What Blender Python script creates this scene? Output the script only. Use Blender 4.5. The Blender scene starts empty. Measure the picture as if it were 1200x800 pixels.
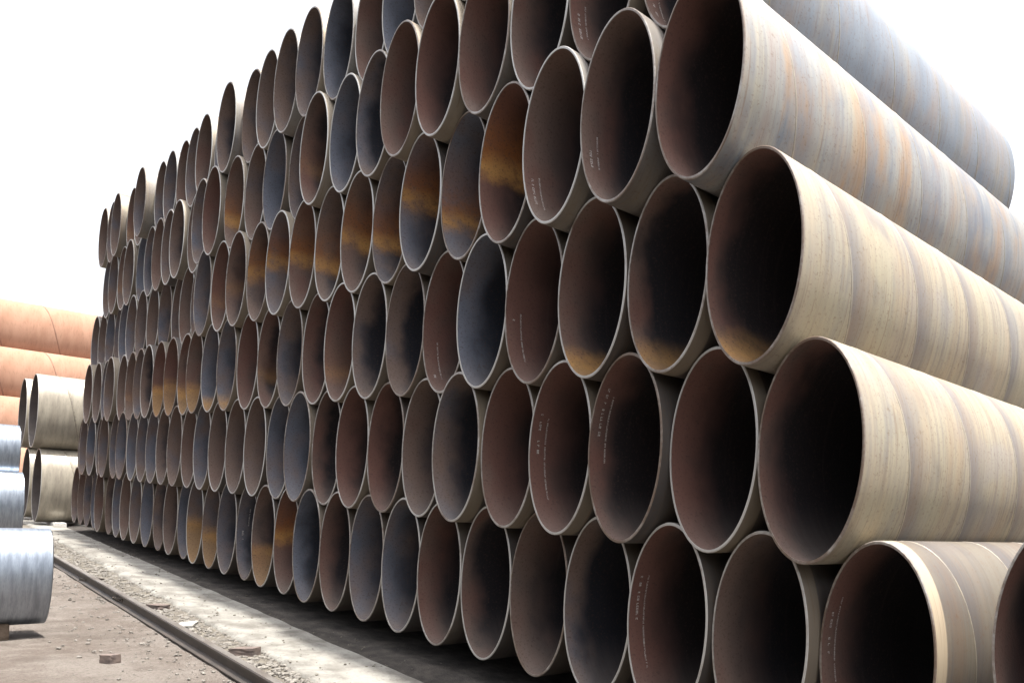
import bpy, bmesh, math, random
from mathutils import Vector, Matrix
random.seed(7)
scene = bpy.context.scene
COL = scene.collection

# ------------------------------------------------------------------ camera
cam_data = bpy.data.cameras.new('camera')
cam = bpy.data.objects.new('camera', cam_data)
COL.objects.link(cam)
scene.camera = cam
cam_data.sensor_fit = 'HORIZONTAL'
cam_data.sensor_width = 36.0
cam_data.lens = 26.121
cam_data.shift_x = -0.41667
cam_data.shift_y = 0.16667
cam_data.clip_start = 0.05
cam_data.clip_end = 3000.0
RIGHT = Vector((0.84402828, 0.53568411, 0.02566719))
DOWN = Vector((0.02043438, 0.01570228, -0.99966788))
FWD = Vector((-0.53590923, 0.84427245, 0.0023068))
m = Matrix((RIGHT, -DOWN, -FWD)).transposed().to_4x4()
m.translation = Vector((3.03849, -3.74185, 1.77767))
cam.matrix_world = m

# ------------------------------------------------------------------ sky, sun, exposure
SUN_EL = math.radians(75.0)
SUN_AZ = math.radians(79.0)          # from +y (behind the stack) towards +x
world = bpy.data.worlds.new('World')
scene.world = world
world.use_nodes = True
wn = world.node_tree
wn.nodes.clear()
w_out = wn.nodes.new('ShaderNodeOutputWorld')
w_bg = wn.nodes.new('ShaderNodeBackground')
w_sky = wn.nodes.new('ShaderNodeTexSky')
w_sky.sky_type = 'NISHITA'
w_sky.sun_disc = False
w_sky.sun_elevation = SUN_EL
w_sky.sun_rotation = SUN_AZ
w_sky.air_density = 1.0
w_sky.dust_density = 6.0
w_sky.ozone_density = 1.0
w_hsv = wn.nodes.new('ShaderNodeHueSaturation')
w_hsv.inputs['Saturation'].default_value = 0.25
w_bg.inputs['Strength'].default_value = 0.15
wn.links.new(w_sky.outputs[0], w_hsv.inputs['Color'])
wn.links.new(w_hsv.outputs[0], w_bg.inputs['Color'])
wn.links.new(w_bg.outputs[0], w_out.inputs['Surface'])
sun_data = bpy.data.lights.new('sun', 'SUN')
sun_data.energy = 3.1
sun_data.angle = math.radians(1.5)
sun_data.color = (1.0, 0.95, 0.87)
sun = bpy.data.objects.new('sun', sun_data)
COL.objects.link(sun)
to_sun = Vector((math.cos(SUN_EL) * math.sin(SUN_AZ), math.cos(SUN_EL) * math.cos(SUN_AZ), math.sin(SUN_EL)))
sun.rotation_euler = to_sun.to_track_quat('Z', 'Y').to_euler()
sun.location = (5, 0, 20)
vs = scene.view_settings
vs.view_transform = 'Standard'
vs.look = 'None'
vs.exposure = 1.65
vs.gamma = 1.0
vs.use_curve_mapping = False

# ------------------------------------------------------------------ the lie of the yard
SX, SY = -0.0319, -0.0245            # gentle fall of the yard along x and y
def ground_z(x, y):
    return -0.32 + SX * x + SY * y
TILT = math.atan(SY)                 # pipe axes follow the fall

# ------------------------------------------------------------------ helpers
def link(o, parent=None):
    COL.objects.link(o)
    if parent is not None:
        o.parent = parent
    return o
def mesh_from(name, verts, faces, mats, mat_idx=None, smooth=None, uvs=None):
    me = bpy.data.meshes.new(name)
    me.from_pydata(verts, [], faces)
    for mt in mats:
        me.materials.append(mt)
    if mat_idx:
        me.polygons.foreach_set('material_index', mat_idx)
    if smooth is not None:
        me.polygons.foreach_set('use_smooth', smooth if isinstance(smooth, list) else [smooth] * len(faces))
    if uvs:
        uv = me.uv_layers.new(name='UVMap')
        for i, l in enumerate(me.loops):
            pass
        uv.data.foreach_set('uv', uvs)
    me.update()
    return me
def obj(name, me, parent=None, **props):
    o = bpy.data.objects.new(name, me)
    link(o, parent)
    for k, v in props.items():
        o[k] = v
    return o
def empty(name, loc, rot=(0, 0, 0), **props):
    o = bpy.data.objects.new(name, None)
    o.empty_display_size = 0.2
    o.location = loc
    o.rotation_euler = rot
    link(o)
    for k, v in props.items():
        o[k] = v
    return o

class NT:
    """small node-tree writer"""
    def __init__(self, name):
        self.mat = bpy.data.materials.new(name)
        self.mat.use_nodes = True
        self.t = self.mat.node_tree
        self.t.nodes.clear()
        self.out = self.n('ShaderNodeOutputMaterial')
        self.b = self.n('ShaderNodeBsdfPrincipled')
        self.l(self.b.outputs[0], self.out.inputs['Surface'])
    def n(self, kind, **kw):
        nd = self.t.nodes.new(kind)
        for k, v in kw.items():
            setattr(nd, k, v)
        return nd
    def l(self, a, b):
        self.t.links.new(a, b)
    def put(self, v, sock):
        if isinstance(v, bpy.types.NodeSocket):
            self.l(v, sock)
        else:
            sock.default_value = v
    def math(self, op, a, b=0.0, c=0.0, clamp=False):
        nd = self.n('ShaderNodeMath', operation=op, use_clamp=clamp)
        self.put(a, nd.inputs[0]); self.put(b, nd.inputs[1]); self.put(c, nd.inputs[2])
        return nd.outputs[0]
    def attr(self, name):
        return self.n('ShaderNodeAttribute', attribute_type='OBJECT', attribute_name=name).outputs['Fac']
    def mix(self, f, a, b, blend='MIX'):
        nd = self.n('ShaderNodeMix', data_type='RGBA', blend_type=blend)
        self.put(f, nd.inputs[0])
        for v, i in ((a, 6), (b, 7)):
            if isinstance(v, tuple):
                v = (*v, 1.0)
            self.put(v, nd.inputs[i])
        return nd.outputs[2]
    def noise(self, vec, scale=1.0, detail=4.0, rough=0.55, w=None):
        nd = self.n('ShaderNodeTexNoise', noise_dimensions='4D' if w is not None else '3D')
        self.l(vec, nd.inputs['Vector'])
        if w is not None:
            self.put(w, nd.inputs['W'])
        nd.inputs['Scale'].default_value = scale
        nd.inputs['Detail'].default_value = detail
        nd.inputs['Roughness'].default_value = rough
        return nd.outputs['Fac']
    def ramp(self, f, lo, hi):
        nd = self.n('ShaderNodeMapRange', interpolation_type='SMOOTHSTEP')
        self.put(f, nd.inputs[0])
        self.put(lo, nd.inputs[1]); self.put(hi, nd.inputs[2])
        return nd.outputs[0]
    def comb(self, x, y, z):
        nd = self.n('ShaderNodeCombineXYZ')
        self.put(x, nd.inputs[0]); self.put(y, nd.inputs[1]); self.put(z, nd.inputs[2])
        return nd.outputs[0]
    def bump(self, h, strength=0.3, dist=0.01):
        nd = self.n('ShaderNodeBump')
        nd.inputs['Strength'].default_value = strength
        nd.inputs['Distance'].default_value = dist
        self.l(h, nd.inputs['Height'])
        self.l(nd.outputs[0], self.b.inputs['Normal'])
    def finish(self, col, rough=0.5, metal=0.0, spec=0.5):
        self.put(col if not isinstance(col, tuple) else (*col, 1.0), self.b.inputs['Base Color'])
        self.put(rough, self.b.inputs['Roughness'])
        self.put(metal, self.b.inputs['Metallic'])
        self.b.inputs['Specular IOR Level'].default_value = spec
        return self.mat

# ------------------------------------------------------------------ materials
PITCH = 0.87
def mat_outer():
    t = NT('mill_scale_outer')
    tc = t.n('ShaderNodeTexCoord')
    sep = t.n('ShaderNodeSeparateXYZ'); t.l(tc.outputs['Object'], sep.inputs[0])
    uv = t.n('ShaderNodeSeparateXYZ'); t.l(tc.outputs['UV'], uv.inputs[0])
    x, y, z = sep.outputs
    seed = t.attr('seed'); blue = t.attr('blue'); band = t.attr('band'); dark = t.attr('dark')
    w = t.math('MULTIPLY', seed, 37.0)
    # helical strip coordinate of the spiral-welded plate
    hel = t.math('ADD', t.math('DIVIDE', uv.outputs[1], PITCH), uv.outputs[0])
    fr = t.math('FRACT', hel)
    # streaks that run round the pipe
    st = t.noise(t.comb(t.math('MULTIPLY', x, 1.3), t.math('MULTIPLY', y, 26.0), t.math('MULTIPLY', z, 0.9)), 1.0, 5, 0.6, w)
    st2 = t.noise(t.comb(t.math('MULTIPLY', x, 0.8), t.math('MULTIPLY', y, 7.0), t.math('MULTIPLY', z, 0.6)), 1.0, 3, 0.5, t.math('ADD', w, 5.0))
    big = t.noise(t.comb(t.math('MULTIPLY', x, 1.0), t.math('MULTIPLY', hel, 2.2), t.math('MULTIPLY', z, 1.2)), 1.0, 3, 0.5, t.math('ADD', w, 11.0))
    cream = (0.268, 0.234, 0.172); tan = (0.235, 0.150, 0.083); grey = (0.150, 0.134, 0.116); slate = (0.165, 0.198, 0.242)
    wm = t.math('MULTIPLY', t.attr('warm'), 0.13)
    c = t.mix(t.ramp(big, t.math('ADD', 0.42, wm), t.math('ADD', 0.62, wm)), cream, grey)
    c = t.mix(t.math('MULTIPLY', t.ramp(st2, 0.52, 0.68), t.math('ADD', 0.25, t.math('MULTIPLY', t.attr('tan'), 0.6))), c, tan)
    c = t.mix(t.math('MULTIPLY', t.ramp(st, 0.42, 0.70), 0.75), c, grey)
    hue = t.noise(t.comb(t.math('MULTIPLY', x, 1.1), t.math('MULTIPLY', hel, 1.4), t.math('MULTIPLY', z, 1.6)), 1.0, 2, 0.5, t.math('ADD', w, 23.0))
    c = t.mix(t.math('MULTIPLY', t.ramp(hue, 0.52, 0.66), 0.55), c, (0.270, 0.243, 0.168))
    c = t.mix(t.math('MULTIPLY', t.ramp(hue, 0.46, 0.34), 0.55), c, (0.220, 0.200, 0.185))
    # bluish heat tint each side of the strip edge, only on the metal next to the weld
    edge = t.math('MULTIPLY', t.ramp(fr, 0.36, 0.02), t.ramp(fr, 0.0, 0.03))
    c = t.mix(t.math('MULTIPLY', edge, 0.80), c, (0.118, 0.110, 0.112))
    # whole-pipe blue mill scale
    bl = t.math('MULTIPLY', blue, t.ramp(t.math('ADD', t.math('MULTIPLY', big, 0.6), t.math('MULTIPLY', st2, 0.5)), 0.30, 0.55))
    c = t.mix(bl, c, slate)
    # patina: heat-blue and rust-orange patches drawn out round the pipe
    pat = t.attr('patina')
    pa = t.noise(t.comb(t.math('MULTIPLY', x, 1.5), t.math('MULTIPLY', y, 3.6), t.math('MULTIPLY', z, 1.1)), 1.0, 5, 0.62, t.math('ADD', w, 31.0))
    pb = t.noise(t.comb(t.math('MULTIPLY', x, 1.5), t.math('MULTIPLY', y, 4.4), t.math('MULTIPLY', z, 1.0)), 1.0, 5, 0.62, t.math('ADD', w, 47.0))
    c = t.mix(t.math('MULTIPLY', t.math('MULTIPLY', t.ramp(pb, 0.42, 0.70), pat), 0.85), c, (0.250, 0.152, 0.078))
    c = t.mix(t.math('MULTIPLY', t.math('MULTIPLY', t.ramp(pa, 0.46, 0.68), pat), 0.85), c, (0.105, 0.126, 0.160))
    c = t.mix(t.math('MULTIPLY', dark, 0.85), c, t.mix(st2, (0.040, 0.029, 0.024), (0.062, 0.052, 0.046)))  # per-pipe darkening; on inner pipes it paints the shade of the gaps
    # fine rust flecks
    fl = t.noise(tc.outputs['Object'], 38.0, 6, 0.72)
    c = t.mix(t.math('MULTIPLY', t.ramp(fl, 0.53, 0.70), 0.6), c, (0.10, 0.055, 0.03))
    # wire-brushed band at the pipe end
    eb = t.math('MULTIPLY', t.ramp(t.math('ADD', uv.outputs[1], t.math('MULTIPLY', st2, 0.03)), 0.165, 0.145), band)
    c = t.mix(t.math('MULTIPLY', eb, 0.8), c, (0.36, 0.295, 0.21))
    streak = t.noise(t.comb(t.math('MULTIPLY', x, 2.2), t.math('MULTIPLY', y, 60.0), t.math('MULTIPLY', z, 1.6)), 1.0, 3, 0.6, t.math('ADD', w, 3.0))
    c = t.mix(t.math('MULTIPLY', t.ramp(streak, 0.56, 0.72), 0.5), c, (0.13, 0.078, 0.045))
    t.bump(t.math('ADD', t.math('MULTIPLY', st, 0.7), t.math('MULTIPLY', fl, 0.5)), 0.25, 0.004)
    rough = t.math('ADD', 0.42, t.math('MULTIPLY', st, 0.25))
    return t.finish(c, rough, 0.15, 0.45)

def mat_bore():
    t = NT('rusted_bore')
    tc = t.n('ShaderNodeTexCoord')
    sep = t.n('ShaderNodeSeparateXYZ'); t.l(tc.outputs['Object'], sep.inputs[0])
    x, y, z = sep.outputs
    seed = t.attr('seed'); tone = t.attr('tone'); ra = t.attr('rust_above'); rb = t.attr('rust_below'); lev = t.attr('rust_level')
    w = t.math('MULTIPLY', seed, 53.0)
    soft = t.noise(t.comb(t.math('MULTIPLY', x, 2.0), t.math('MULTIPLY', y, 2.5), t.math('MULTIPLY', z, 1.6)), 1.0, 4, 0.55, w)
    ring = t.noise(t.comb(t.math('MULTIPLY', x, 1.2), t.math('MULTIPLY', y, 22.0), t.math('MULTIPLY', z, 0.8)), 1.0, 5, 0.6, w)
    fine = t.noise(tc.outputs['Object'], 48.0, 4, 0.6)
    brown = (0.116, 0.060, 0.049); steel = (0.104, 0.113, 0.142); dusk = (0.134, 0.096, 0.081)
    k = t.math('ADD', tone, t.math('MULTIPLY', t.math('SUBTRACT', soft, 0.5), 1.3))
    c = t.mix(t.ramp(k, 0.0, 0.55), brown, dusk)
    c = t.mix(t.ramp(k, 0.5, 1.05), c, steel)
    # rusted mouth; deeper in, the bore's shade is painted as blue-black mill-scale colour
    fw = t.attr('shade_start')
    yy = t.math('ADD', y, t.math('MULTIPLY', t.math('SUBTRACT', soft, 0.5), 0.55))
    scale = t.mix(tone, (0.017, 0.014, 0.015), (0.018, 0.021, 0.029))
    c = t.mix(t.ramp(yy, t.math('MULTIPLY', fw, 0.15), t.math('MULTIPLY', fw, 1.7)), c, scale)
    # grey dust lying along the bottom
    c = t.mix(t.math('MULTIPLY', t.ramp(t.math('ADD', z, t.math('MULTIPLY', ring, 0.3)), -0.15, -0.75), 0.45), c, (0.150, 0.128, 0.116))
    zz = t.math('ADD', z, t.math('MULTIPLY', t.math('SUBTRACT', soft, 0.5), 0.35))
    grain = t.noise(tc.outputs['Object'], 7.0, 6, 0.7, w)
    zz = t.math('ADD', zz, t.math('MULTIPLY', t.math('SUBTRACT', grain, 0.5), 0.15))
    d = t.math('SUBTRACT', zz, lev)
    patch = t.ramp(t.math('ADD', grain, t.math('MULTIPLY', soft, 0.6)), 0.55, 0.95)
    # old water line: rust above / ochre below it, and a paler line along it
    above = t.math('MULTIPLY', t.math('MULTIPLY', t.ramp(d, -0.22, 0.16), t.ramp(d, 0.80, 0.0)), t.math('MULTIPLY', ra, t.math('ADD', 0.35, t.math('MULTIPLY', patch, 0.65))))
    c = t.mix(above, c, (0.215, 0.080, 0.022))
    below = t.math('MULTIPLY', t.ramp(d, 0.05, -0.05), rb)
    c = t.mix(below, c, (0.235, 0.142, 0.064))
    line = t.math('MULTIPLY', t.math('MULTIPLY', t.ramp(d, -0.20, 0.02), t.ramp(d, 0.20, 0.02)), t.math('MAXIMUM', ra, rb))
    c = t.mix(t.math('MULTIPLY', line, t.math('ADD', 0.2, t.math('MULTIPLY', patch, 0.7))), c, (0.36, 0.195, 0.066))
    c = t.mix(t.math('MULTIPLY', t.ramp(ring, 0.55, 0.75), 0.10), c, (0.140, 0.105, 0.090))
    c = t.mix(t.math('MULTIPLY', t.ramp(fine, 0.52, 0.70), 0.55), c, (0.055, 0.036, 0.030))
    t.bump(t.math('ADD', fine, grain), 0.5, 0.006)
    return t.finish(c, t.math('ADD', 0.62, t.math('MULTIPLY', soft, 0.25)), 0.0, 0.15)

def mat_rim():
    t = NT('bare_cut_edge')
    tc = t.n('ShaderNodeTexCoord')
    n = t.noise(tc.outputs['Object'], 2.6, 6, 0.65, t.math('MULTIPLY', t.attr('seed'), 9.0))
    n2 = t.noise(tc.outputs['Object'], 26.0, 4, 0.6)
    k = t.math('ADD', t.math('ADD', t.math('MULTIPLY', n, 1.3), t.math('MULTIPLY', n2, 0.35)), t.math('MULTIPLY', t.attr('seed'), 0.45))
    c = t.mix(t.ramp(k, 0.82, 1.32), (0.37, 0.36, 0.345), (0.125, 0.088, 0.066))
    return t.finish(c, 0.42, 0.1, 0.5)

def mat_simple(name, a, b, scale=8.0, rough=0.6, metal=0.0, bump=0.2, dist=0.006, stretch=(1, 1, 1), spec=0.5):
    t = NT(name)
    tc = t.n('ShaderNodeTexCoord')
    mp = t.n('ShaderNodeMapping'); t.l(tc.outputs['Object'], mp.inputs['Vector'])
    mp.inputs['Scale'].default_value = stretch
    n = t.noise(mp.outputs[0], scale, 6, 0.6)
    n2 = t.noise(mp.outputs[0], scale * 7.0, 4, 0.6)
    c = t.mix(t.ramp(n, 0.35, 0.68), a, b)
    c = t.mix(t.math('MULTIPLY', t.ramp(n2, 0.5, 0.75), 0.4), c, tuple(v * 0.55 for v in b))
    if bump:
        t.bump(t.math('ADD', n, t.math('MULTIPLY', n2, 0.6)), bump, dist)
    return t.finish(c, rough, metal, spec)

def mat_dirt():
    t = NT('packed_dirt')
    tc = t.n('ShaderNodeTexCoord')
    P = tc.outputs['Object']
    mp = t.n('ShaderNodeMapping'); t.l(P, mp.inputs['Vector'])
    mp.inputs['Scale'].default_value = (0.55, 1.5, 1.0)
    a = t.noise(mp.outputs[0], 0.9, 6, 0.6)
    b = t.noise(P, 6.0, 6, 0.65)
    f = t.noise(P, 42.0, 5, 0.7)
    c = t.mix(t.ramp(a, 0.36, 0.64), (0.118, 0.098, 0.085), (0.165, 0.146, 0.131))
    c = t.mix(t.math('MULTIPLY', t.ramp(b, 0.45, 0.7), 0.6), c, (0.195, 0.174, 0.157))
    c = t.mix(t.math('MULTIPLY', t.ramp(f, 0.48, 0.68), 0.7), c, (0.062, 0.048, 0.04))
    g = t.noise(P, 1.7, 5, 0.6)
    c = t.mix(t.math('MULTIPLY', t.ramp(g, 0.50, 0.66), 0.6), c, (0.085, 0.070, 0.060))
    t.bump(t.math('ADD', t.math('MULTIPLY', b, 1.2), f), 0.8, 0.03)
    return t.finish(c, 0.92, 0.0, 0.2)

M_OUT, M_BORE, M_RIM = mat_outer(), mat_bore(), mat_rim()
M_WELD = mat_simple('weld_bead', (0.25, 0.22, 0.17), (0.17, 0.15, 0.125), 14, 0.45, 0.2)
M_INK = mat_simple('white_stencil_paint', (0.42, 0.40, 0.38), (0.25, 0.23, 0.22), 30, 0.7, 0.0, 0.0)
M_ZINC = mat_simple('galvanised_steel', (0.34, 0.38, 0.44), (0.23, 0.26, 0.305), 2.2, 0.36, 0.9, 0.25, 0.004, (1.0, 14.0, 1.6))
M_CREAM = mat_simple('pale_lacquered_steel', (0.32, 0.29, 0.235), (0.225, 0.20, 0.165), 1.6, 0.33, 0.2, 0.12, 0.003, (1.0, 5.0, 0.8))
M_ORANGE = mat_simple('orange_rusted_steel', (0.325, 0.192, 0.135), (0.275, 0.155, 0.106), 1.2, 0.9, 0.0, 0.2, 0.004, (0.8, 3.0, 0.6), 0.1)
M_DARKBORE = mat_simple('dull_pipe_bore', (0.075, 0.06, 0.053), (0.055, 0.043, 0.04), 4, 0.6)
M_DIRT = mat_dirt()
M_SAND = mat_simple('cement_dust_strip', (0.250, 0.243, 0.222), (0.140, 0.131, 0.118), 3.5, 0.92, 0, 0.9, 0.03, (0.6, 1, 1), 0.2)
M_BED = mat_simple('dark_ballast_soil', (0.10, 0.088, 0.075), (0.17, 0.155, 0.13), 9, 0.95, 0, 0.9, 0.02, (1, 1, 1), 0.2)
M_STONE = mat_simple('crushed_stone', (0.21, 0.195, 0.175), (0.11, 0.10, 0.09), 6, 0.9, 0, 0.3, 0.006)
M_RAIL = mat_simple('rusty_rail_steel', (0.040, 0.034, 0.030), (0.068, 0.054, 0.045), 8, 0.6, 0.3, 0.3, 0.004, (0.4, 1, 1))
M_RAILTOP = mat_simple('worn_rail_top', (0.30, 0.28, 0.26), (0.20, 0.175, 0.155), 6, 0.4, 0.6, 0.1, 0.002, (0.3, 1, 1))
M_WOOD = mat_simple('weathered_timber', (0.17, 0.13, 0.10), (0.10, 0.075, 0.055), 5, 0.85, 0, 0.5, 0.01, (0.3, 4, 4), 0.2)
M_BRICK = mat_simple('grey_brown_brick', (0.15, 0.115, 0.10), (0.10, 0.08, 0.075), 12, 0.9, 0, 0.5, 0.006)
M_PLATE = mat_simple('concrete_chip', (0.36, 0.35, 0.33), (0.25, 0.24, 0.225), 9, 0.9, 0, 0.5, 0.006)
M_LIME = mat_simple('limewashed_concrete', (0.60, 0.59, 0.56), (0.45, 0.43, 0.40), 6, 0.9, 0, 0.4, 0.01)
M_STEELBAR = mat_simple('dark_steel_bar', (0.12, 0.115, 0.11), (0.19, 0.18, 0.165), 6, 0.5, 0.4)

# ------------------------------------------------------------------ ground and strips
def lines(lo, hi, a, b, n, far=9):
    s = [a + (b - a) * i / n for i in range(n + 1)]
    for i in range(1, far + 1):
        f = (i / far) ** 2.2
        s.append(b + (hi - b) * f); s.insert(0, a + (lo - a) * f)
    return s
from mathutils import noise as mnoise
def rough_h(x, y, amp=0.022):
    return amp * (mnoise.noise(Vector((x * 1.1, y * 1.6, 0.3))) + 0.5 * mnoise.noise(Vector((x * 4, y * 4, 2.3))))
def build_ground():
    xs = lines(-900, 900, -26, 2, 190); ys = lines(-900, 900, -5, 0.4, 64)
    v, f = [], []
    for yy in ys:
        for xx in xs:
            near = -27 < xx < 3 and -5.2 < yy < 0.5
            v.append((xx, yy, ground_z(xx, yy) + (rough_h(xx, yy) if near else 0.0)))
    nx = len(xs)
    for j in range(len(ys) - 1):
        for i in range(nx - 1):
            a = j * nx + i
            f.append((a, a + 1, a + nx + 1, a + nx))
    obj('ground', mesh_from('ground', v, f, [M_DIRT], smooth=True), kind='structure')
build_ground()

def rail_y(x): return -1.40 - 0.038 * x
def strip_near(x): return -1.10 - 0.048 * x
def strip_far(x): return -0.40 - 0.047 * x
def build_strip(name, y0, y1, mat, hh, x0=-60, x1=6, nx=330, ny=14, wob=0.07, edge=0.05):
    v, f = [], []
    for i in range(nx + 1):
        x = x0 + (x1 - x0) * i / nx
        for j in range(ny + 1):
            s = j / ny
            ya = y0(x) + wob * mnoise.noise(Vector((x * 1.7, 3.1, 0))) + wob * 0.6 * mnoise.noise(Vector((x * 6.0, 8.1, 0)))
            yb = y1(x)
            yy = ya + (yb - ya) * s ** 1.5
            top = hh * min(1.0, s * 6.0) if j else -edge
            z = ground_z(x, yy) + top + (0.5 * rough_h(x * 1.4, yy * 1.4, 0.03) if j else 0)
            v.append((x, yy, z))
    for i in range(nx):
        for j in range(ny):
            a = i * (ny + 1) + j
            f.append((a, a + ny + 1, a + ny + 2, a + 1))
    return obj(name, mesh_from(name, v, f, [mat], smooth=True), kind='structure')
build_strip('cement_strip', strip_near, strip_far, M_SAND, 0.075)
M_STACK_SHADE = mat_simple('painted_stack_shade', (0.035, 0.032, 0.03), (0.065, 0.058, 0.052), 6, 0.95, 0, 0.8, 0.02, (0.7, 1.5, 1), 0.15)  # near-black sheet that paints the stack's shade onto the ground
build_strip('stack_shade_strip', lambda x: strip_far(x) - 0.10, lambda x: 6.5 - 0.03 * x, M_STACK_SHADE, 0.085, ny=24, wob=0.16, edge=-0.05)
build_strip('ballast_bed', lambda x: rail_y(x) + 0.02, lambda x: strip_near(x) + 0.12, M_BED, 0.035, ny=6, wob=0.02, edge=0.04)

# crane rail: foot, web and head in one rolled section
def build_rail():
    prof = [(-0.075, 0.0), (0.075, 0.0), (0.075, 0.014), (0.016, 0.03), (0.012, 0.105), (0.036, 0.118),
            (0.038, 0.145), (0.028, 0.156), (-0.028, 0.156), (-0.038, 0.145), (-0.036, 0.118), (-0.012, 0.105), (-0.016, 0.03), (-0.075, 0.014)]
    root = empty('crane_rail', (-10, rail_y(-10), ground_z(-10, rail_y(-10))), label='rusty steel crane rail running along the foot of the big pipe stack', category='rail')
    mx = Vector((-10, rail_y(-10), ground_z(-10, rail_y(-10))))
    xs = [-60 + i * 0.75 for i in range(89)]
    n = len(prof)
    v, f, mi = [], [], []
    for x in xs:
        yc = rail_y(x); zc = ground_z(x, yc) + 0.012
        for (py, pz) in prof:
            v.append(tuple(Vector((x, yc + py, zc + pz)) - mx))
    for i in range(len(xs) - 1):
        for k in range(n):
            k2 = (k + 1) % n
            f.append((i * n + k, i * n + k2, (i + 1) * n + k2, (i + 1) * n + k)); mi.append(1 if k in (7,) else 0)
    f.append(tuple(range(n))); mi.append(0)
    f.append(tuple(reversed(range((len(xs) - 1) * n, len(xs) * n)))); mi.append(0)
    obj('rail_bar', mesh_from('rail_bar', v, f, [M_RAIL, M_RAILTOP], mi, False), root)
    for x in (-4.0, -13.2, -22.4):
        bm = bmesh.new()
        yc = rail_y(x); zc = ground_z(x, yc) + 0.012
        r = bmesh.ops.create_cube(bm, size=1.0)
        for vv in r['verts']:
            vv.co = Vector((vv.co.x * 0.56, vv.co.y * 0.016 - 0.024, vv.co.z * 0.06 + 0.068)) + Vector((x, yc, zc)) - mx
        for k in range(4):
            r = bmesh.ops.create_cone(bm, cap_ends=True, segments=6, radius1=0.014, radius2=0.014, depth=0.02, matrix=Matrix.Translation(Vector((x - 0.2 + 0.133 * k, yc - 0.04, zc + 0.068)) - mx) @ Matrix.Rotation(math.pi / 2, 4, 'X'))
        me = bpy.data.meshes.new('joint_plate'); bm.to_mesh(me); bm.free(); me.materials.append(M_RAIL)
        obj('joint_plate', me, root)
build_rail()

# ------------------------------------------------------------------ pipes
SEG = 72
def pipe_meshes(D, length, wall, e=1.6, mats=None, rim_mat=None, seg=SEG, tag=''):
    """oval section as in the picture: half width D/2, half height e*D/2; the axis is +y, the mouth at y = 0"""
    a, b = D / 2, e * D / 2
    ai, bi = a - wall, b - wall * 1.25
    ch = wall * 0.35                                    # weld-prep bevel on the outer edge
    # start angle at the lower left where the join of the texture is out of sight
    ang = [2 * math.pi * i / seg + math.radians(215) for i in range(seg)]
    ysts = [0.004 + ch, 0.5 * length, length]
    v, f, mi, uv = [], [], [], []
    for (aa, bb) in ((a, b), (ai, bi)):
        for yy in ysts:
            for t in ang:
                v.append((aa * math.cos(t), yy, bb * math.sin(t)))
    m_ = len(ysts)
    def q(shell, row, i): return (shell * m_ + row) * seg + i % seg
    for row in range(m_ - 1):
        for i in range(seg):
            f.append((q(0, row, i), q(0, row, i + 1), q(0, row + 1, i + 1), q(0, row + 1, i))); mi.append(0)
            uv += [i / seg, ysts[row], (i + 1) / seg, ysts[row], (i + 1) / seg, ysts[row + 1], i / seg, ysts[row + 1]]
    for row in range(m_ - 1):
        for i in range(seg):
            f.append((q(1, row, i), q(1, row + 1, i), q(1, row + 1, i + 1), q(1, row, i + 1))); mi.append(1)
            uv += [0.0] * 8
    nsm = len(f)
    for i in range(seg):                                # far end
        f.append((q(0, m_ - 1, i), q(0, m_ - 1, i + 1), q(1, m_ - 1, i + 1), q(1, m_ - 1, i))); mi.append(0)
        uv += [0.0, length] * 4
    shell = mesh_from('shell' + tag, v, f, list(mats), mi, [True] * nsm + [False] * seg, uv)
    # near rim: bevel + flat land
    v, f = [], []
    rings = [(a, b, 0.004 + ch), (a - ch, b - ch, 0.004), (a - ch, b - ch, 0.004), (ai, bi, 0.004), (ai, bi, 0.004), (ai, bi, 0.004 + ch)]
    for (aa, bb, yy) in rings:
        for t in ang:
            v.append((aa * math.cos(t), yy, bb * math.sin(t)))
    for k in (0, 2, 4):
        for i in range(seg):
            j = (i + 1) % seg
            f.append(((k + 1) * seg + i, (k + 1) * seg + j, k * seg + j, k * seg + i))
    rim = mesh_from('end_rim' + tag, v, f, [rim_mat], smooth=True)
    return shell, rim

def seam_mesh(D, length, phase, e=1.6, mat=None, r=0.0045, pitch=PITCH):
    a, b = D / 2, e * D / 2
    v, f = [], []
    n = int(length / pitch * 56)
    ring = 6
    k = 0
    for i in range(n + 1):
        # the seam lies where y/pitch + u is a whole number (the strip edge of the surface colour)
        turn = i / 56.0 + phase
        y = length * i / n
        u = (-y / pitch) % 1.0
        t = 2 * math.pi * u + math.radians(215)
        y = min(max(y, 0.03), length - 0.01)
        c = Vector((a * math.cos(t), y, b * math.sin(t)))
        nrm = Vector((math.cos(t) / a, 0, math.sin(t) / b)).normalized()
        for s in range(ring):
            q = math.pi * s / (ring - 1)
            v.append(tuple(c + nrm * (r * 0.8 * math.sin(q) - 0.001) + Vector((0, 1, 0)) * (r * 1.6 * math.cos(q))))
    for i in range(n):
        for s in range(ring - 1):
            A = i * ring + s
            f.append((A, A + ring, A + ring + 1, A + 1))
    return mesh_from('weld_seam', v, f, [mat], smooth=True)

D0, LEN, WALL = 0.994, 5.0, 0.019
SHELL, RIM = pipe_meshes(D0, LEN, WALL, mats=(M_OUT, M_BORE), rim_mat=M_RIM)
SEAM = seam_mesh(D0, LEN, 0.0, mat=M_WELD)

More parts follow.
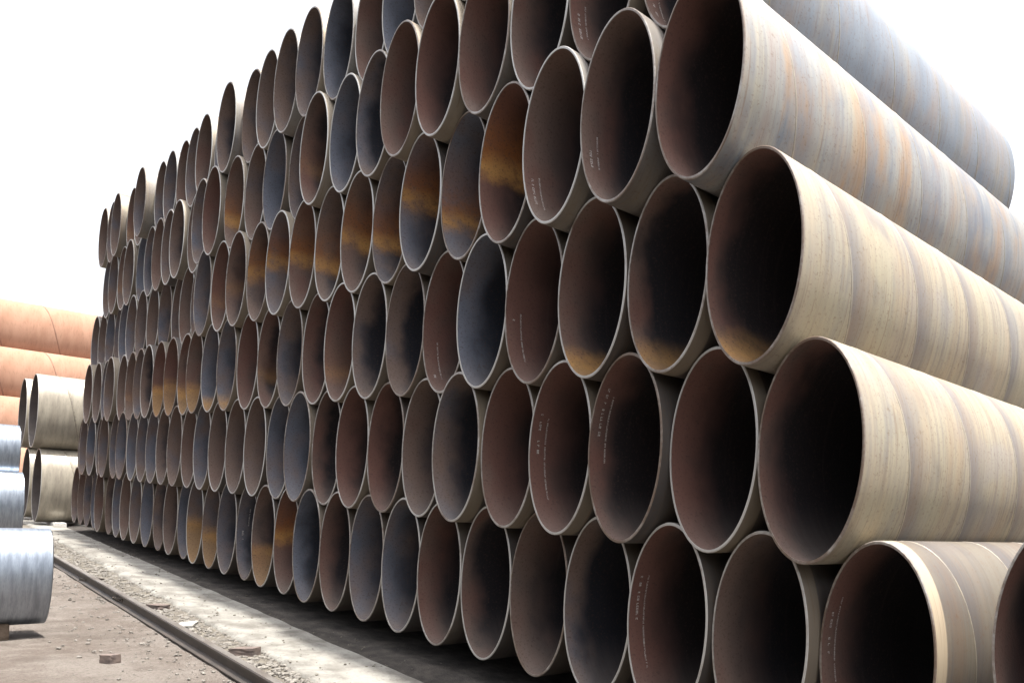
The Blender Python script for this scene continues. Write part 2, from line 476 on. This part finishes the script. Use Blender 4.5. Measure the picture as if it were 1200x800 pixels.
def stencil_mesh(t0, t1, s0, s1, seed):
    """two rows of small painted characters on the left inner wall: a short one near the mouth, a long one deeper in"""
    rnd = random.Random(seed)
    a, b = D0 / 2 - WALL - 0.0015, 0.8 * D0 - WALL * 1.25 - 0.0015
    v, f = [], []
    def P(t, y): return (a * math.cos(t), y, b * math.sin(t))
    def quad(ta, tb, ya, yb):
        n = len(v)
        v.extend([P(ta, ya), P(tb, ya), P(tb, yb), P(ta, yb)]); f.append((n, n + 1, n + 2, n + 3))
    def row(ta, tb, y, size, sparse):
        t = ta
        while t < tb:
            wch = size * rnd.uniform(0.7, 1.1)
            if rnd.random() > sparse:
                th = size * 0.28
                style = rnd.randint(0, 3)
                quad(t, t + th, y, y + size * 0.9)
                if style != 1:
                    quad(t + th, t + wch, y, y + th * 0.8)
                if style != 2:
                    quad(t + th, t + wch, y + size * 0.62, y + size * 0.62 + th * 0.8)
                if style == 3:
                    quad(t + wch - th, t + wch, y, y + size * 0.9)
            t += wch * 1.35
    row(math.pi - t1, math.pi - t0, 0.075, 0.022, 0.4)
    row(math.pi - s1, math.pi - s0, 0.145, 0.0145, 0.08)
    return mesh_from('stencil_marking', v, f, [M_INK], smooth=False)

S_ROW, SKEW = 0.99861, -0.03018
H_ROW = math.sqrt(1 - (S_ROW / 2) ** 2)
LAST = {1: 0.0, 2: -0.5, 3: -1.0, 4: -1.5, 5: -2.0, 6: -2.5}
KMAX = {1: 29, 2: 28, 3: 27, 4: 26, 5: 24, 6: 24}
PROT = {
    1: {-1: .30, 0: .28, 1: .14, 2: .07, 3: .08, 4: .09, 5: .07, 6: .04, 7: .04, 8: .03, 9: .01, 10: -.01, 11: .03, 12: .01, 13: .05, 14: .02, 15: .03, 16: .01, 17: .07, 18: .04, 19: .06, 20: .03, 21: .01, 22: 0, 23: .02, 24: .04, 25: -.02, 26: .05, 27: .04, 28: .05, 29: .05},
    2: {0: .10, 1: .08, 2: -.02, 3: -.02, 4: .01, 5: -.04, 6: .04, 7: .03, 8: .01, 9: .04, 10: -.01, 11: .04, 12: 0, 13: -.01, 14: -.02, 15: -.02, 16: 0, 17: -.02, 18: -.01, 19: 0, 20: .01, 21: .01, 28: .09},
    3: {0: -.01, 1: -.01, 2: -.05, 3: -.03, 4: -.04, 5: .03, 6: .02, 7: 0, 8: 0, 9: .04, 10: .01, 11: .02, 12: 0, 13: -.04, 14: -.04, 15: -.05, 16: .01, 17: -.01, 18: -.01, 27: .12},
    4: {0: -.14, 1: -.17, 2: -.15, 3: -.08, 4: -.02, 5: -.05, 6: .02, 7: 0, 8: .01, 9: -.01, 10: -.03, 11: -.02, 12: -.06, 13: -.04, 14: -.07, 15: .08, 16: .10, 23: .18, 24: .16, 25: .16, 26: .16},
    5: {0: .03, 1: -.02, 2: -.05, 3: -.09, 4: -.11, 5: -.10, 6: -.02, 7: 0, 8: -.05, 9: .09, 10: .03, 11: .04, 12: .0, 13: -.08, 14: -.03, 15: .10, 16: .02, 17: .07, 18: .09, 19: .13, 20: .16, 21: .09, 22: .14, 23: .12, 24: .16},
    6: {0: .0, 1: .02, 2: .03, 3: .0, 4: .03, 5: .06, 6: .10, 7: .05, 8: .01, 9: .01, 10: .04, 11: .09, 12: -.02, 13: .16, 14: .09, 15: .14, 16: .18, 17: .16, 18: .19, 19: .02, 20: .18, 21: .20, 22: .07, 23: .14, 24: .12},
}
# bore looks: tone 0 red-brown .. 1 blue-grey, letters: O rust above a water line, B ochre below it
LOOK = {
    1: {-1: (.2, ''), 0: (.15, ''), 1: (.35, ''), 2: (.0, ''), 3: (.6, ''), 4: (.35, ''), 5: (.2, ''), 6: (.25, ''), 7: (.7, ''), 8: (.85, ''), 9: (.25, ''), 10: (1., ''), 11: (.3, 'O'), 12: (.4, 'B'), 13: (.8, ''), 14: (.7, ''), 15: (.6, 'B'), 16: (.8, 'B')},
    2: {0: (.1, ''), 1: (.05, ''), 2: (.0, ''), 3: (.0, ''), 4: (.1, ''), 5: (.7, ''), 6: (.5, ''), 7: (.0, ''), 8: (.05, ''), 9: (.2, ''), 10: (1., ''), 11: (.9, ''), 12: (.6, '')},
    3: {0: (.1, 'Bl'), 1: (.3, 'Bl'), 2: (.3, 'Bl'), 3: (.0, ''), 4: (1., ''), 5: (.1, ''), 6: (.7, ''), 7: (.6, ''), 8: (.2, ''), 9: (.25, ''), 10: (.7, ''), 11: (.3, ''), 12: (.1, ''), 13: (.9, 'Bl'), 14: (.8, 'Bl'), 15: (.5, 'B'), 16: (.4, 'B'), 17: (.2, 'B'), 18: (.2, 'B')},
    4: {0: (.1, ''), 1: (.3, ''), 2: (.3, ''), 3: (.1, 'O'), 4: (.9, 'O'), 5: (.8, 'O'), 6: (.7, 'O'), 7: (.4, 'O'), 8: (.6, 'O'), 9: (.4, 'O'), 10: (.8, 'O'), 11: (.5, 'O'), 12: (.4, ''), 13: (.3, ''), 14: (.8, '')},
    5: {0: (.3, ''), 1: (.3, ''), 2: (.35, ''), 3: (.3, ''), 4: (.1, ''), 5: (.2, ''), 6: (.8, ''), 7: (.9, ''), 8: (.3, ''), 9: (.7, ''), 10: (1., ''), 11: (.6, ''), 12: (.5, 'O'), 13: (.2, ''), 14: (.7, '')},
    6: {5: (1., ''), 6: (.3, ''), 7: (.9, ''), 8: (.7, '')},
}
STENCIL = {(2, 2): (.15, .75, -.15, .65), (2, 3): (-.05, .45, -.65, .40), (1, 2): (-.05, .5, -.6, .45), (1, 0): (-.1, .35, -.9, .5),
           (3, 3): (-.15, .1, -.75, -.05), (3, 5): (-.9, -.7, -.85, -.2), (4, 2): (-.75, -.35, -.8, -.3), (4, 1): (-.5, -.3, -.5, -.1), (5, 1): (-.6, -.2, -.55, -.1), (5, 0): (-.8, -.5, -.8, -.4), (1, 13): (-.2, .0, .1, .5)}
ORD = ['first', 'second', 'third', 'fourth', 'fifth', 'sixth', 'seventh', 'eighth', 'ninth', 'tenth', 'eleventh', 'twelfth', 'thirteenth', 'fourteenth', 'fifteenth', 'sixteenth', 'seventeenth', 'eighteenth', 'nineteenth', 'twentieth'] + \
      ['twenty-' + o for o in ('first', 'second', 'third', 'fourth', 'fifth', 'sixth', 'seventh', 'eighth', 'ninth')] + ['thirtieth', 'thirty-first']
LAYER = {1: 'bottom layer', 2: 'second layer up', 3: 'third layer up', 4: 'fourth layer up', 5: 'fifth layer up', 6: 'top layer'}
rnd = random.Random(21)
for row in range(1, 7):
    k0 = -1 if row == 1 else 1 if row == 6 else 0
    for k in range(k0, KMAX[row] + 1):
        x = (LAST[row] - k) * S_ROW
        pr = PROT[row].get(k)
        if pr is None:
            pr = rnd.uniform(-.04, .05) + (0.12 if row in (4, 5, 6) and k > 14 else 0.0)
        if (row, k) == (1, -1):
            x += 0.40
        y = SKEW * x + pr
        z = 1.5992 * (0.5 + H_ROW * (row - 1)) + SX * x + SY * y + (0.25 if (row, k) == (1, -1) else 0.0)
        tone, style = LOOK[row].get(k, (rnd.choice((.4, .5, .6, .65, .85)), ''))
        tone = min(1.0, max(0.0, tone + rnd.uniform(-.06, .06)))
        if 'O' in style: word = 'orange-rusted'
        elif 'B' in style: word = 'ochre-stained'
        elif tone < .28: word = 'reddish-brown'
        elif tone < .62: word = 'grey-brown'
        else: word = 'blue-grey'
        nth = ORD[k - k0]
        root = empty('steel_pipe', (x, y, z), (TILT, 0, 0), label='%s steel pipe, %s from the exposed flank in the %s of the stack' % (word, nth, LAYER[row]),
                     category='pipe', group='oval mouthed steel pipes in the big stack')
        seed = rnd.random()
        props = dict(seed=seed, tone=tone, rust_above=rnd.uniform(.75, 1.0) if 'O' in style else (rnd.choice((0, 0, .2)) if tone < .5 and k > 6 else 0.0), rust_below=rnd.uniform(.55, .9) if 'B' in style else 0.0,
                     rust_level=(-0.60 if 'l' in style else rnd.uniform(-.28, .16) if 'O' in style else -0.22 + rnd.uniform(-.16, .16)),
                     blue=rnd.choice((0., .1, .3, .6)), band=rnd.choice((0., .2, .4)), dark=1.0, patina=.2, tan=rnd.random(), shade_start=rnd.uniform(.13, .38))
        if row == 6 or (row, k) in ((4, 1), (4, 2), (5, 3), (5, 4), (5, 5), (5, 8), (5, 13), (5, 16), (4, 10), (2, 10)) or k <= 0: props['dark'] = (0.15 if row == 6 else 0.6) if k > 0 else 0.0  # pipes standing out in the sun get less of the painted gap shade
        if k <= 0: props['warm'] = {1: .5, 2: .7, 3: 1.0, 4: 1.0}.get(row, 0.)
        if k <= 0: props['patina'] = {1: .1, 2: .35, 3: .3, 4: 1.0, 5: .55}.get(row, .2)
        if k <= 0: props['tan'] = {1: .6, 2: .1, 3: .0, 4: .9, 5: .3}.get(row, .3)
        if (row, k) == (1, 0): props['dark'] = .75
        if k == 0: props['blue'] = {1: .1, 2: .0, 3: .0, 4: .45, 5: .85, 6: .5}[row]; props['band'] = {1: 1., 2: .15, 3: .2, 4: .1, 5: .2, 6: .2}[row]
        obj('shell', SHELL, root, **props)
        obj('end_rim', RIM, root, seed=seed)
        if k == k0 or k == 0:
            obj('weld_seam', SEAM, root)
        if (row, k) in STENCIL:
            obj('stencil_marking', stencil_mesh(*STENCIL[(row, k)], seed=row * 40 + k), root, kind='stuff')

# ------------------------------------------------------------------ timber skids under the stack
def beam_mesh(name, size, mat, bev=0.012):
    bm = bmesh.new()
    bmesh.ops.create_cube(bm, size=1.0)
    for v in bm.verts:
        v.co = Vector((v.co.x * size[0], v.co.y * size[1], v.co.z * size[2] + size[2] / 2))
    bmesh.ops.bevel(bm, geom=bm.edges[:], offset=bev, segments=2, affect='EDGES')
    me = bpy.data.meshes.new(name); bm.to_mesh(me); bm.free(); me.materials.append(mat)
    return me
SK = beam_mesh('timber_skid', (3.9, 0.22, 0.33), M_WOOD)
for line, where in ((1.25, 'front'), (3.7, 'rear')):
    for i in range(8):
        x = -0.9 - 4.0 * i
        y = line + SKEW * x
        o = obj('timber_skid', SK, None, label='%s dark timber skid from the exposed flank on the %s line under the stack' % (ORD[i], where), category='timber', group='timber skids under the %s of the stack' % where)
        o.location = (x, y, ground_z(x, y) - 0.008)
        o.rotation_euler = (0, -math.atan(SX), math.atan(SKEW))

PB = beam_mesh('packing_block', (0.7, 0.3, 0.60), M_WOOD)
for yy, nm in ((1.2, 'front'), (3.6, 'rear')):
    o = obj('packing_block', PB, None, label='tall timber packing block under the %s of the loose outermost pipe' % nm, category='block', group='packing under the loose outermost pipe')
    o.location = (1.40, yy, ground_z(1.40, yy) - 0.02)

# ------------------------------------------------------------------ galvanised pipes across the aisle
def side_pipe(name, D, length, wall, x, yend, z, mats, rim, label, group, flip=True, seg=64, seam=None, seam_pitch=None):
    """flip: the mouth named by yend faces +y (towards the stack), the body runs to -y"""
    root = empty(name, (x, yend, z), (TILT if not flip else -TILT, 0, math.pi if flip else 0), label=label, category='pipe', group=group)
    sh, rm = pipe_meshes(D, length, wall, mats=mats, rim_mat=rim, seg=seg, tag='_' + name)
    obj('shell', sh, root); obj('end_rim', rm, root)
    if seam:
        obj('weld_seam', seam_mesh(D, length, 0, mat=seam, r=0.014, pitch=seam_pitch), root)
    return root
GZ = (M_ZINC, M_DARKBORE)
side_pipe('galvanised_pipe', 0.70, 5.0, 0.02, -10.6, -1.95, ground_z(-10.6, -1.95) + 0.15 + 0.56, GZ, M_ZINC, 'small shiny galvanised pipe on blocks beside the crane rail', 'galvanised pipes across the aisle')
zb = ground_z(-22.9, -0.75) + 0.15 + 0.80
side_pipe('galvanised_pipe', 1.0, 5.0, 0.02, -22.9, -0.75, zb, GZ, M_ZINC, 'large galvanised pipe lying low, one smaller pipe on top', 'galvanised pipes across the aisle')
side_pipe('galvanised_pipe', 1.0, 5.0, 0.02, -23.9, -0.80, zb + 0.032, GZ, M_ZINC, 'large galvanised pipe hidden behind its low neighbour, under the upper pipe', 'galvanised pipes across the aisle')
side_pipe('galvanised_pipe', 0.80, 5.0, 0.02, -23.4, -0.75, zb + 1.197 + 0.016, GZ, M_ZINC, 'smaller galvanised pipe resting on top of two large ones', 'galvanised pipes across the aisle')
SB = beam_mesh('support_block', (0.30, 0.16, 0.20), M_WOOD)
for (x, y) in ((-10.6, -2.32), (-10.6, -5.2), (-22.9, -1.3), (-22.9, -5.0), (-23.9, -1.3), (-23.9, -5.0)):
    o = obj('support_block', SB, None, label='dark timber block under the %s end of the %s' % ('rail-side' if y > -3 else 'outer', 'small shiny galvanised pipe' if x > -12 else 'large low galvanised pipe' if x > -23.5 else 'hidden large galvanised pipe'), category='block', group='blocks under the small galvanised pipe' if x > -12 else 'blocks under the large galvanised pipes')
    o.location = (x, y, ground_z(x, y) - 0.02)

# ------------------------------------------------------------------ pale lacquered pipes beyond the stack's far end
CR = (M_CREAM, M_DARKBORE)
for (x, y, nm) in ((-32.1, 0.6, 'inner column beside the big stack'), (-34.8, 0.7, 'outer column away from the big stack')):
    z = ground_z(x, y) + 0.15 + 1.12
    for lev in (0, 1):
        side_pipe('pale_pipe', 1.4, 6.0, 0.022, x, y - 0.1 * lev, z + lev * 2.235, CR, M_RIM, '%s pale cream pipe of the %s' % (('lower', 'upper')[lev], nm), 'pale cream pipes beyond the stack', flip=False, seam=M_WELD, seam_pitch=1.2)
LB = beam_mesh('concrete_bearer', (4.4, 0.26, 0.19), M_LIME)
for (y, nm) in ((1.0, 'near the mouths of'), (5.6, 'near the far ends of')):
    o = obj('concrete_bearer', LB, None, label='whitewashed concrete bearer %s the pale cream pipes' % nm, category='bearer', group='whitewashed bearers under the pale pipes')
    o.location = (-33.6, y, ground_z(-33.6, y) - 0.02); o.rotation_euler = (0, -math.atan(SX), 0)
o = obj('steel_bar', beam_mesh('steel_bar', (3.0, 0.12, 0.14), M_STEELBAR), None, label='dark steel bar lying between the pale pipes and the stack', category='bar')
o.location = (-31.6, 1.45, ground_z(-31.6, 1.45) - 0.01); o.rotation_euler = (0, -math.atan(SX), math.radians(6))

# ------------------------------------------------------------------ orange pile behind
OG = (M_ORANGE, M_DARKBORE)
M_OSEAM = mat_simple('dark_seam_rust', (0.23, 0.125, 0.085), (0.19, 0.10, 0.068), 3, 0.9)
tiers = ('bottom tier', 'second tier', 'third tier', 'top tier')
for n in range(4):
    for j in range(4 - n):
        x = -42 - n * 0.7 - j * 1.4
        z = ground_z(x, 1.0) + 0.2 + 1.12 + n * 0.866 * 1.6 * 1.4
        nm = ('facing the big stack', 'second from its face', 'third from its face', 'at its back')[j]
        r = side_pipe('orange_pipe', 1.396, 14.0, 0.022, x, -6.0, z + SY * -7.0, OG, M_RIM, 'long orange rusted pipe in the %s of the orange pile, %s' % (tiers[n], nm), 'orange rusted pipes piled behind', flip=False, seam=M_OSEAM, seam_pitch=1.5)
OB = beam_mesh('pile_bearer', (6.4, 0.3, 0.22), M_WOOD)
for (y, nm) in ((-4.0, 'mouth end'), (6.0, 'far end')):
    o = obj('pile_bearer', OB, None, label='timber bearer under the %s of the orange pipe pile' % nm, category='timber', group='timber bearers under the orange pile')
    o.location = (-44.1, y, ground_z(-44.1, y) - 0.02); o.rotation_euler = (0, -math.atan(SX), 0)

# ------------------------------------------------------------------ small things on the ground
def rock_mesh(name, size, seed, mat, sub=2, jag=0.25):
    bm = bmesh.new()
    bmesh.ops.create_icosphere(bm, subdivisions=sub, radius=1.0)
    off = Vector((seed * 7.3, seed * 3.1, seed * 1.7))
    for v in bm.verts:
        d = 1.0 + jag * mnoise.noise(v.co * 1.6 + off) + 0.5 * jag * mnoise.noise(v.co * 4.0 + off)
        v.co = Vector((v.co.x * size[0] * d, v.co.y * size[1] * d, v.co.z * size[2] * d))
    me = bpy.data.meshes.new(name); bm.to_mesh(me); bm.free(); me.materials.append(mat)
    return me
def slab(name, x, y, size, rz, mat, label, cat, h=0.0, tilt=0.0):
    bm = bmesh.new()
    bmesh.ops.create_cube(bm, size=1.0)
    bmesh.ops.subdivide_edges(bm, edges=bm.edges[:], cuts=3, use_grid_fill=True)
    off = Vector((x, y, 0))
    for v in bm.verts:
        j = 0.10 * mnoise.noise(v.co * 3.0 + off)
        v.co = Vector((v.co.x * size[0] * (1 + j), v.co.y * size[1] * (1 + j), (v.co.z + 0.5) * size[2] * (1 + 0.5 * j)))
    me = bpy.data.meshes.new(name); bm.to_mesh(me); bm.free(); me.materials.append(mat)
    o = obj(name, me, None, label=label, category=cat)
    o.location = (x, y, ground_z(x, y) + h); o.rotation_euler = (tilt, 0, rz)
slab('brick', -8.39, -1.80, (0.115, 0.10, 0.10), 0.5, M_BRICK, 'dark brown brick standing alone on the open dirt', 'brick')
slab('concrete_slab', -10.35, -0.80, (0.40, 0.16, 0.05), -0.35, M_PLATE, 'flat grey concrete slab lying between rail and cement strip', 'slab', 0.03)
slab('brick_piece', -12.2, -0.70, (0.30, 0.13, 0.07), 0.2, M_BRICK, 'brown broken brick piece lying in the ballast by the rail', 'brick', 0.03)
slab('rail_clip', -16.2, -0.72, (0.30, 0.22, 0.05), 0.1, M_RAIL, 'small dark steel clip plate on the ballast touching the rail', 'clip', 0.03)
slab('concrete_piece', -8.0, -0.84, (0.22, 0.14, 0.09), 0.8, M_BRICK, 'dark lump of broken concrete against the cement strip', 'rubble', 0.03)

def scatter(name, n, place, smin, smax, mat, seed, label, cat):
    r = random.Random(seed)
    base = []
    for s in range(4):
        bm = bmesh.new(); bmesh.ops.create_icosphere(bm, subdivisions=1, radius=1.0)
        for v in bm.verts:
            v.co *= 1.0 + 0.35 * mnoise.noise(v.co * 1.5 + Vector((s * 5, seed, 0)))
        base.append(([v.co.copy() for v in bm.verts], [tuple(v.index for v in f.verts) for f in bm.faces])); bm.free()
    v, f = [], []
    for i in range(n):
        x, y, h = place(r)
        sz = smin + (smax - smin) * r.random() ** 2.5
        vs_, fs = base[i % 4]
        R = Matrix.Rotation(r.uniform(0, 6.28), 3, 'Z') @ Matrix.Rotation(r.uniform(-.5, .5), 3, 'X')
        o = len(v); c = Vector((x, y, ground_z(x, y) + h + sz * 0.25))
        for p in vs_:
            q = R @ Vector((p.x * sz * 1.2, p.y * sz, p.z * sz * 0.7)); v.append(tuple(q + c))
        f += [tuple(a + o for a in t) for t in fs]
    obj(name, mesh_from(name, v, f, [mat], smooth=False), label=label, category=cat, kind='stuff')
def p_bed(r):
    x = -3 - 24 * r.random() ** 1.2; a = rail_y(x) + 0.05; b = strip_near(x) + 0.06
    return x, a + (b - a) * r.random(), 0.035
def p_dirt(r):
    x = -4 - 22 * r.random() ** 1.3; d = abs(r.gauss(0, 0.45))
    return x, rail_y(x) - 0.09 - d, 0.004
def p_strip(r):
    x = -3 - 26 * r.random() ** 1.2; a = strip_near(x) + 0.05
    return x, a + 1.2 * r.random() ** 1.4, 0.075
scatter('ballast_stones', 3600, p_bed, 0.008, 0.034, M_STONE, 3, 'loose crushed stones filling the gap beside the rail', 'gravel')
scatter('dirt_pebbles', 1300, p_dirt, 0.004, 0.022, M_STONE, 5, 'loose pebbles strewn on the dirt beside the rail', 'gravel')
scatter('strip_pebbles', 600, p_strip, 0.004, 0.016, M_BED, 9, 'dark crumbs of soil strewn on the cement strip', 'gravel')

# ------------------------------------------------------------------ unseen shed added across the aisle to block low skylight
def build_skylight_blocker():
    x0, x1, yf, yb, hh = -26.0, 30.0, -9.0, -19.0, 7.0
    base = ground_z(2.0, yf)
    M_SHEET = mat_simple('blocker_sheet', (0.105, 0.105, 0.10), (0.075, 0.07, 0.065), 1.2, 0.7, 0.0, 0.1, 0.004, (1, 1, 0.3), 0.2)
    root = empty('skylight_blocker', (2.0, yf, base), label='long dull grey corrugated shed, added unseen across the aisle to block low skylight', category='shed')
    def local(x, y, z): return (x - 2.0, y - yf, z - base)
    n = int((x1 - x0) / 0.11)
    v, f = [], []
    for i in range(n + 1):
        x = x0 + (x1 - x0) * i / n
        d = 0.02 if i % 2 else -0.02
        v += [local(x, yf + d, ground_z(x, yf) - 0.3), local(x, yf + d, base + hh)]
    for i in range(n):
        f.append((2 * i, 2 * i + 2, 2 * i + 3, 2 * i + 1))
    obj('blocker_front', mesh_from('blocker_front', v, f, [M_SHEET], smooth=False), root)
    for nm, x in (('blocker_end', x0), ('blocker_end', x1)):
        v = [local(x, yf, base - 1.5), local(x, yb, base - 1.5), local(x, yb, base + hh), local(x, (yf + yb) / 2, base + hh + 1.6), local(x, yf, base + hh)]
        obj(nm, mesh_from(nm, v, [(0, 1, 2, 3, 4)], [M_SHEET], smooth=False), root)
    v = [local(x0, yb, base - 1.5), local(x1, yb, base - 1.5), local(x1, yb, base + hh), local(x0, yb, base + hh)]
    obj('blocker_rear', mesh_from('blocker_rear', v, [(0, 1, 2, 3)], [M_SHEET], smooth=False), root)
    v = [local(x0 - .3, yf + .4, base + hh - 0.05), local(x1 + .3, yf + .4, base + hh - 0.05), local(x1 + .3, (yf + yb) / 2, base + hh + 1.65), local(x0 - .3, (yf + yb) / 2, base + hh + 1.65),
         local(x0 - .3, yb - .4, base + hh - 0.05), local(x1 + .3, yb - .4, base + hh - 0.05)]
    obj('blocker_roof', mesh_from('blocker_roof', v, [(0, 1, 2, 3), (3, 2, 5, 4)], [M_SHEET], smooth=False), root)
    for x in (-18.0, -4.0, 10.0, 24.0):
        bm = bmesh.new(); bmesh.ops.create_cube(bm, size=1.0)
        for q in bm.verts:
            q.co = Vector(local(x + q.co.x * 4.0, yf + 0.08 + q.co.y * 0.08, ground_z(x, yf) + 2.2 + q.co.z * 4.4))
        me = bpy.data.meshes.new('blocker_door'); bm.to_mesh(me); bm.free(); me.materials.append(M_STEELBAR)
        d = obj('blocker_door', me, root)
build_skylight_blocker()
